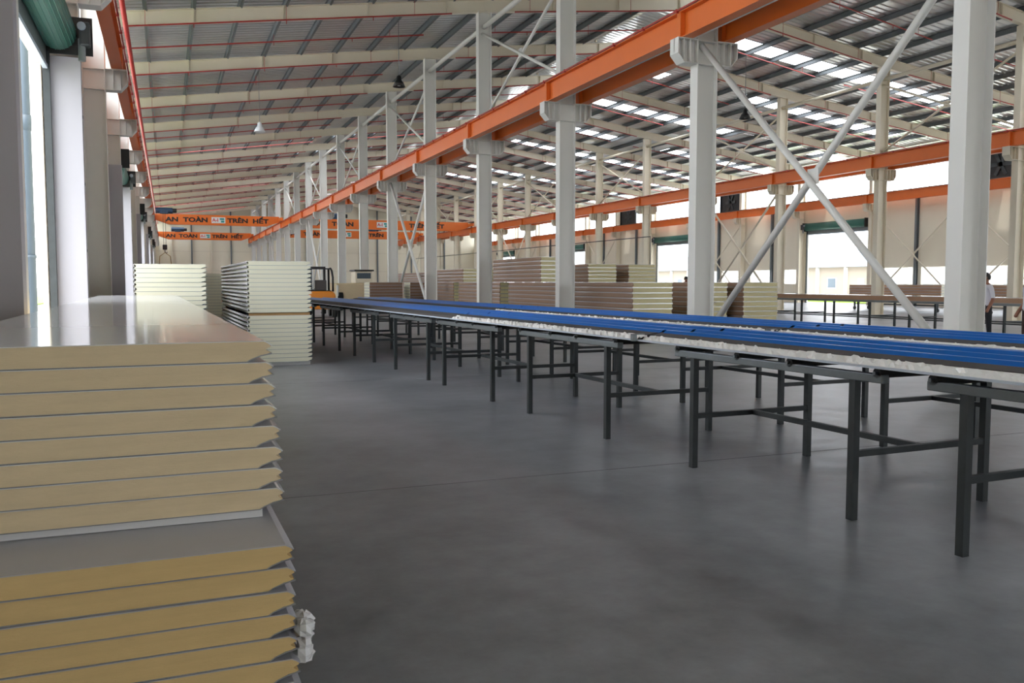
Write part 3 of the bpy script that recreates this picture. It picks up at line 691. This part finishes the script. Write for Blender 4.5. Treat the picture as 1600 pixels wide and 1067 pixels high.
roof_panel(1.52 + 0.13, 14.23, 25.0, 'far blue ribbed roof panel in the second row by the crosswise stack', None, foil=False)
for dx, y, lab in ((0, 6.70, 'small grey joint clip on the foil-edged blue row'), (1.65, 6.97, 'small grey joint clip on the second blue row')):
    tag(MB().box(-0.02, 0.02, -0.02, 0.02, 0, 0.06).box(-0.02, 0.10, -0.02, 0.02, 0.055, 0.062).build('joint_clip', 'rail', loc=(x1(y) + dx - 0.115, y, 0.985)), lab, 'clip')

# ------------------------------------------------------------------ long brown-edged panel table and trolleys on the far side
def long_table(x, y0, y1):
    root = tag(empty('long_table', (x, (y0 + y1)/2, 0)), 'long steel trestle table carrying a brown-edged panel, past the foam stacks', 'table'); L = (y1 - y0)/2
    MB().box(-0.6, 0.6, -L, L, 0.83, 0.9).build('table_frame', 'rail', root)
    k = -L + 0.3
    while k < L:
        for sx in (-0.55, 0.55): MB().box(sx - 0.03, sx + 0.03, k - 0.03, k + 0.03, 0, 0.83).build('leg', 'steel', root)
        MB().box(-0.52, 0.52, k - 0.02, k + 0.02, 0.36, 0.40).build('cross_bar', 'steel', root); k += 1.7
    for sx in (-0.55, 0.55): MB().box(sx - 0.02, sx + 0.02, -L + 0.33, L - 0.33, 0.30, 0.34).build('stretcher', 'steel', root)
    return root
long_table(22.6, 9.0, 29.5)
o = tag(empty('brown_edged_panel', (22.6, 19.25, 0.901)), 'long brown-edged flat panel lying on the far trestle table', 'panel')
MB().box(-0.62, 0.62, -10.3, 10.3, 0.008, 0.152).build('core', 'panel_tan', o); MB().box(-0.63, 0.63, -10.3, 10.3, 0.152, 0.16).build('top_sheet', 'skin_white', o); MB().box(-0.63, 0.63, -10.3, 10.3, 0, 0.008).build('bottom_sheet', 'skin_silver', o)
def trolley(x, y, L, n, lab, grp):
    root = tag(empty('panel_trolley', (x, y, 0)), 'low steel trolley on castors ' + lab, 'trolley')
    MB().box(-0.6, 0.6, -L/2, L/2, 0.55, 0.65).build('deck', 'steel', root)
    for sx in (-0.5, 0.5):
        for sy in (-L/2 + 0.4, L/2 - 0.4):
            MB().box(sx - 0.04, sx + 0.04, sy - 0.04, sy + 0.04, 0.2, 0.55).build('leg', 'steel', root)
            MB().tube([(sx - 0.03, sy, 0.1), (sx + 0.03, sy, 0.1)], 0.1, 14).build('castor', 'black', root)
        MB().box(sx - 0.02, sx + 0.02, -L/2 + 0.44, L/2 - 0.44, 0.3, 0.34).build('stretcher', 'steel', root)
    stack(thick(1.24, L - 0.2, 'foam_pale', 'panel_tan'), n, x, y - L/2 + 0.1, 0.651, 0, TT, 'brown-edged board from the bottom of the trolley load ' + lab, 'insulation board', grp, 0.01, 0, True, 0.001)
trolley(36.0, 35.2, 6.4, 5, 'before the braced windows', 'panels on the long trolley')
trolley(36.0, 28.0, 3.6, 5, 'beside the edge column', 'panels on the edge trolley')

# ------------------------------------------------------------------ forklift
fk = tag(empty('forklift', (6.2, 38.5, 0), math.radians(-4)), 'orange and black forklift with arched overhead guard beyond the table end', 'forklift')
cw = [(-0.52, 0.35), (0.52, 0.35), (0.56, 0.6), (0.54, 1.0), (0.42, 1.12), (-0.42, 1.12), (-0.54, 1.0), (-0.56, 0.6)]
MB().prism(cw, lambda x, z: (x, -1.25, z), lambda x, z: (x, -0.6, z)).build('counterweight', 'yellow_orange', fk, bevel=0.06)
MB().box(-0.5, 0.5, -0.6, 0.9, 0.35, 0.9).build('chassis', 'black', fk, bevel=0.03)
MB().box(-0.45, 0.45, -0.62, 0.1, 0.9, 1.15).build('engine_hood', 'black', fk, bevel=0.04)
MB().box(-0.25, 0.25, -0.35, 0.1, 1.15, 1.25).box(-0.25, 0.25, -0.42, -0.33, 1.15, 1.6).build('seat', 'dark', fk, bevel=0.03)
for s in (-1, 1):
    MB().tube([(s*0.5, -0.62, 1.1), (s*0.5, -0.6, 1.7), (s*0.47, -0.45, 2.0), (s*0.44, -0.2, 2.1), (s*0.44, 0.6, 2.08), (s*0.48, 0.95, 1.0)], 0.045, 10).build('guard_post', 'black', fk, smooth=True)
    for yy, r in ((-0.75, 0.28), (0.7, 0.34)): MB().tube([(s*0.44, yy, r), (s*0.64, yy, r)], r, 20).build('wheel', 'black', fk)
    MB().box(s*0.3 - 0.05, s*0.3 + 0.05, 1.0, 1.12, 0.1, 2.2).build('mast_rail', 'black', fk)
    MB().box(s*0.28 - 0.06, s*0.28 + 0.06, 1.14, 2.2, 0.08, 0.13).build('fork', 'steel', fk)
for yy in (-0.25, 0.0, 0.25, 0.5): MB().box(-0.43, 0.43, yy - 0.02, yy + 0.02, 2.07, 2.11).build('guard_bar', 'black', fk)
MB().box(-0.3, 0.3, 1.02, 1.1, 1.1, 1.18).box(-0.3, 0.3, 1.02, 1.1, 2.1, 2.2).build('mast_crosspiece', 'black', fk)
# wheeled machine beside the crosswise stack
mc = tag(empty('wheeled_loader', (9.1, 46.5, 0)), 'parked beige wheeled machine with a tall black tyre next to the crosswise stack', 'machine')
MB().box(-0.75, 1.3, 0, 2.6, 0.5, 1.45).build('body', 'foam', mc, bevel=0.05)
MB().box(0.35, 1.3, 0.4, 1.6, 1.45, 2.1).build('cab', 'cream', mc, bevel=0.05)
MB().box(0.45, 1.2, 0.38, 0.4, 1.7, 2.0).build('cab_window', 'ext_glass', mc)
MB().box(0.3, 1.35, 0.3, 1.7, 2.1, 2.18).build('cab_roof', 'black', mc)
for sx in (-0.55, 1.05):
    for yy in (0.35, 2.2): MB().tube([(sx - 0.15, yy, 0.55), (sx + 0.15, yy, 0.55)], 0.55, 20).build('tyre', 'black', mc)
MB().tube([(-0.7, -0.1, 0.5), (-0.7, -0.1, 1.35)], 0.06, 8).build('exhaust_stack', 'sign_white', mc)

# ------------------------------------------------------------------ pendant lamps
def pendant(x, y, z, m, lab):
    root = tag(empty('pendant_lamp', (x, y, z)), lab, 'lamp')
    MB().tube([(0, 0, 0.42), (0, 0, rz_(x) + 0.45 - z)], 0.012, 6).build('suspension_rod', 'rail', root)
    prof = [(0.05, 0.42), (0.09, 0.36), (0.10, 0.24), (0.16, 0.18), (0.24, 0.0), (0.225, 0.0), (0.08, 0.2)]
    n = 20; vs = [(r*math.cos(2*math.pi*j/n), r*math.sin(2*math.pi*j/n), zz) for r, zz in prof for j in range(n)]
    MB().add(vs, [(i*n + j, i*n + (j+1) % n, (i+1)*n + (j+1) % n, (i+1)*n + j) for i in range(len(prof)-1) for j in range(n)] + [tuple(range(n))]).build('shade', m, root, smooth=True)
    MB().tube([(0, 0, 0.04), (0, 0, 0.2)], 0.06, 12).build('bulb', 'lamp_white', root, smooth=True)
pendant(3.9, 39.6, 8.0, 'lamp_white', 'white pendant lamp hanging from the roof over the door aisle')
pendant(22.59, 30.7, 8.3, 'black', 'black cone pendant lamp hanging beyond the braced column, past the ridge')
pendant(8.26, 32.4, 8.8, 'black', 'black cone pendant lamp hanging just inside the main crane beam')
# cable run with drop
tag(MB().tube([(30.1, 51.0, 1.0), (30.1, 51.0, 4.55), (30.1, 110.0, 4.55)], 0.03, 6).tube([(30.1, 51.0, 4.55), (30.3, 51.6, 4.55)], 0.02, 6).build('power_cable', 'black'), 'black power cable run with a vertical drop along the cream columns', 'cable')

# ------------------------------------------------------------------ people
def person(loc, rz, label, pants, arm_pose=0.12, height=1.7):
    k = height/1.72
    V = [(0,0,.95),(0,0,1.12),(0,0,1.32),(0,0.0,1.44),(0,.01,1.52),(0,.02,1.60),(0,.02,1.68),
         (.10,0,.90),(.11,.02,.50),(.11,-.02,.09),(.12,.12,.03),(-.10,0,.90),(-.11,-.02,.50),(-.11,-.06,.09),(-.12,.08,.03),
         (.17,0,1.40),(.23,-.02,1.12),(.24,arm_pose,.90),(.24,arm_pose + .05,.80),(-.17,0,1.40),(-.23,-.02,1.12),(-.24,arm_pose,.90),(-.24,arm_pose + .05,.80)]
    E = [(0,1),(1,2),(2,3),(3,4),(4,5),(5,6),(0,7),(7,8),(8,9),(9,10),(0,11),(11,12),(12,13),(13,14),(3,15),(15,16),(16,17),(17,18),(3,19),(19,20),(20,21),(21,22)]
    R = [.15,.145,.165,.10,.055,.085,.075,.095,.065,.045,.04,.095,.065,.045,.04,.065,.048,.036,.04,.065,.048,.036,.04]
    me = bpy.data.meshes.new('person'); me.from_pydata([(x*k, y*k, z*k) for x, y, z in V], E, [])
    o = bpy.data.objects.new('person', me); COL.objects.link(o)
    sk = o.modifiers.new('skin', 'SKIN'); sk.use_smooth_shade = True
    for i, r in enumerate(R): me.skin_vertices[0].data[i].radius = (r*k, r*k*(0.75 if i in (0,1,2) else 1))
    me.skin_vertices[0].data[0].use_root = True
    ss = o.modifiers.new('sub', 'SUBSURF'); ss.levels = 2; ss.render_levels = 2
    dg = bpy.context.evaluated_depsgraph_get(); m2 = bpy.data.meshes.new_from_object(o.evaluated_get(dg))
    o.modifiers.clear(); o.data = m2; m2.materials.clear()
    for q in ('skin', 'shirt', pants, 'black'): m2.materials.append(M[q])
    for p in m2.polygons:
        c = p.center/k; armx = abs(c.x) > 0.19
        if c.z < 0.075: p.material_index = 3
        elif c.z < 0.98 and not armx: p.material_index = 2
        elif c.z < 1.47 and (not armx or c.z > 1.15): p.material_index = 1
        else: p.material_index = 0
        p.use_smooth = True
    zmin = min(v.co.z for v in m2.vertices)
    o.location = (loc[0], loc[1], -zmin); o.rotation_euler = (0, 0, rz); tag(o, label, 'person')
    n = 16; prof = [(0.0, 1.775), (0.06, 1.765), (0.098, 1.72), (0.105, 1.66), (0.09, 1.60)]
    vs = [(r*k*math.cos(2*math.pi*j/n), (0.005 + r*math.sin(2*math.pi*j/n))*k, z*k - (0.02*k if math.sin(2*math.pi*j/n) < -0.2 else 0)) for r, z in prof for j in range(n)]
    fs = [(i*n + j, i*n + (j+1) % n, (i+1)*n + (j+1) % n, (i+1)*n + j) for i in range(len(prof)-1) for j in range(n) if not (i == 3 and math.sin(2*math.pi*(j + .5)/n) > 0.2)]
    MB().add(vs, fs).build('hair', 'hair', o, smooth=True)
    MB().prism([(-0.012, 1.60), (0.012, 1.60), (0.006, 1.645), (-0.006, 1.645)], lambda x, z: (x*k, 0.095*k, z*k), lambda x, z: (x*k*0.6, 0.125*k, z*k - 0.01)).build('nose', 'skin', o)
    for s in (-1, 1):
        MB().box(s*0.035*k - 0.012, s*0.035*k + 0.012, 0.092*k, 0.104*k, 1.645*k, 1.655*k).build('eye', 'black', o)
    return o
person((18.3, 15.3), math.radians(80), 'person in a white shirt and black trousers partly hidden by the big column', 'trouser')
person((16.1, 12.45), math.radians(60), 'person in a white short-sleeved shirt and brown trousers with arm hanging down', 'trouser_brown')
person((25.0, 38.7), math.radians(150), 'person whose dark-haired head shows above the foam stacks before the doorway', 'trouser', height=1.76)

# ------------------------------------------------------------------ outside buildings
def house(x0, x1_, y0, y1, h, label, nwin, side=-1):
    root = tag(empty('outbuilding', ((x0 + x1_)/2, (y0 + y1)/2, -0.21)), label, 'building')
    W, L = (x1_ - x0)/2, (y1 - y0)/2
    MB().box(-W, W, -L, L, 0, h).build('wall', 'ext_wall', root)
    MB().prism([(-W - 0.9, h), (W + 0.9, h), (0, h + 2.4)], lambda x, z: (x, -L - 0.5, z), lambda x, z: (x, L + 0.5, z)).build('roof', 'ext_roof', root)
    xf = side*W
    for k in range(nwin):
        y = -L + 2*L*(k + 0.5)/nwin
        if k % 3 == 0: f = MB().box(min(xf, xf + side*0.06), max(xf, xf + side*0.06), y - 0.55, y + 0.55, 0, 2.2).build('door', 'pipe_grey', root)
        else:
            f = MB().box(min(xf, xf + side*0.06), max(xf, xf + side*0.06), y - 0.8, y + 0.8, 0.9, 2.3).build('window', 'sign_white', root)
            MB().box(min(xf + side*0.06, xf + side*0.07), max(xf + side*0.06, xf + side*0.07), y - 0.7, y + 0.7, 1.0, 2.2).build('pane', 'ext_glass', f)
        MB().box(min(xf, xf + side*0.25), max(xf, xf + side*0.25), y + L/nwin - 0.2, y + L/nwin + 0.2, 0, h - 0.05).build('pilaster', 'sign_white', root)
    return root
house(78, 88, 20, 140, 3.6, 'long pale outbuilding with blue roof seen through the windowed wall', 24)
house(-42, -34, 60, 130, 4.2, 'pale outbuilding beyond the open roller door', 10, 1)
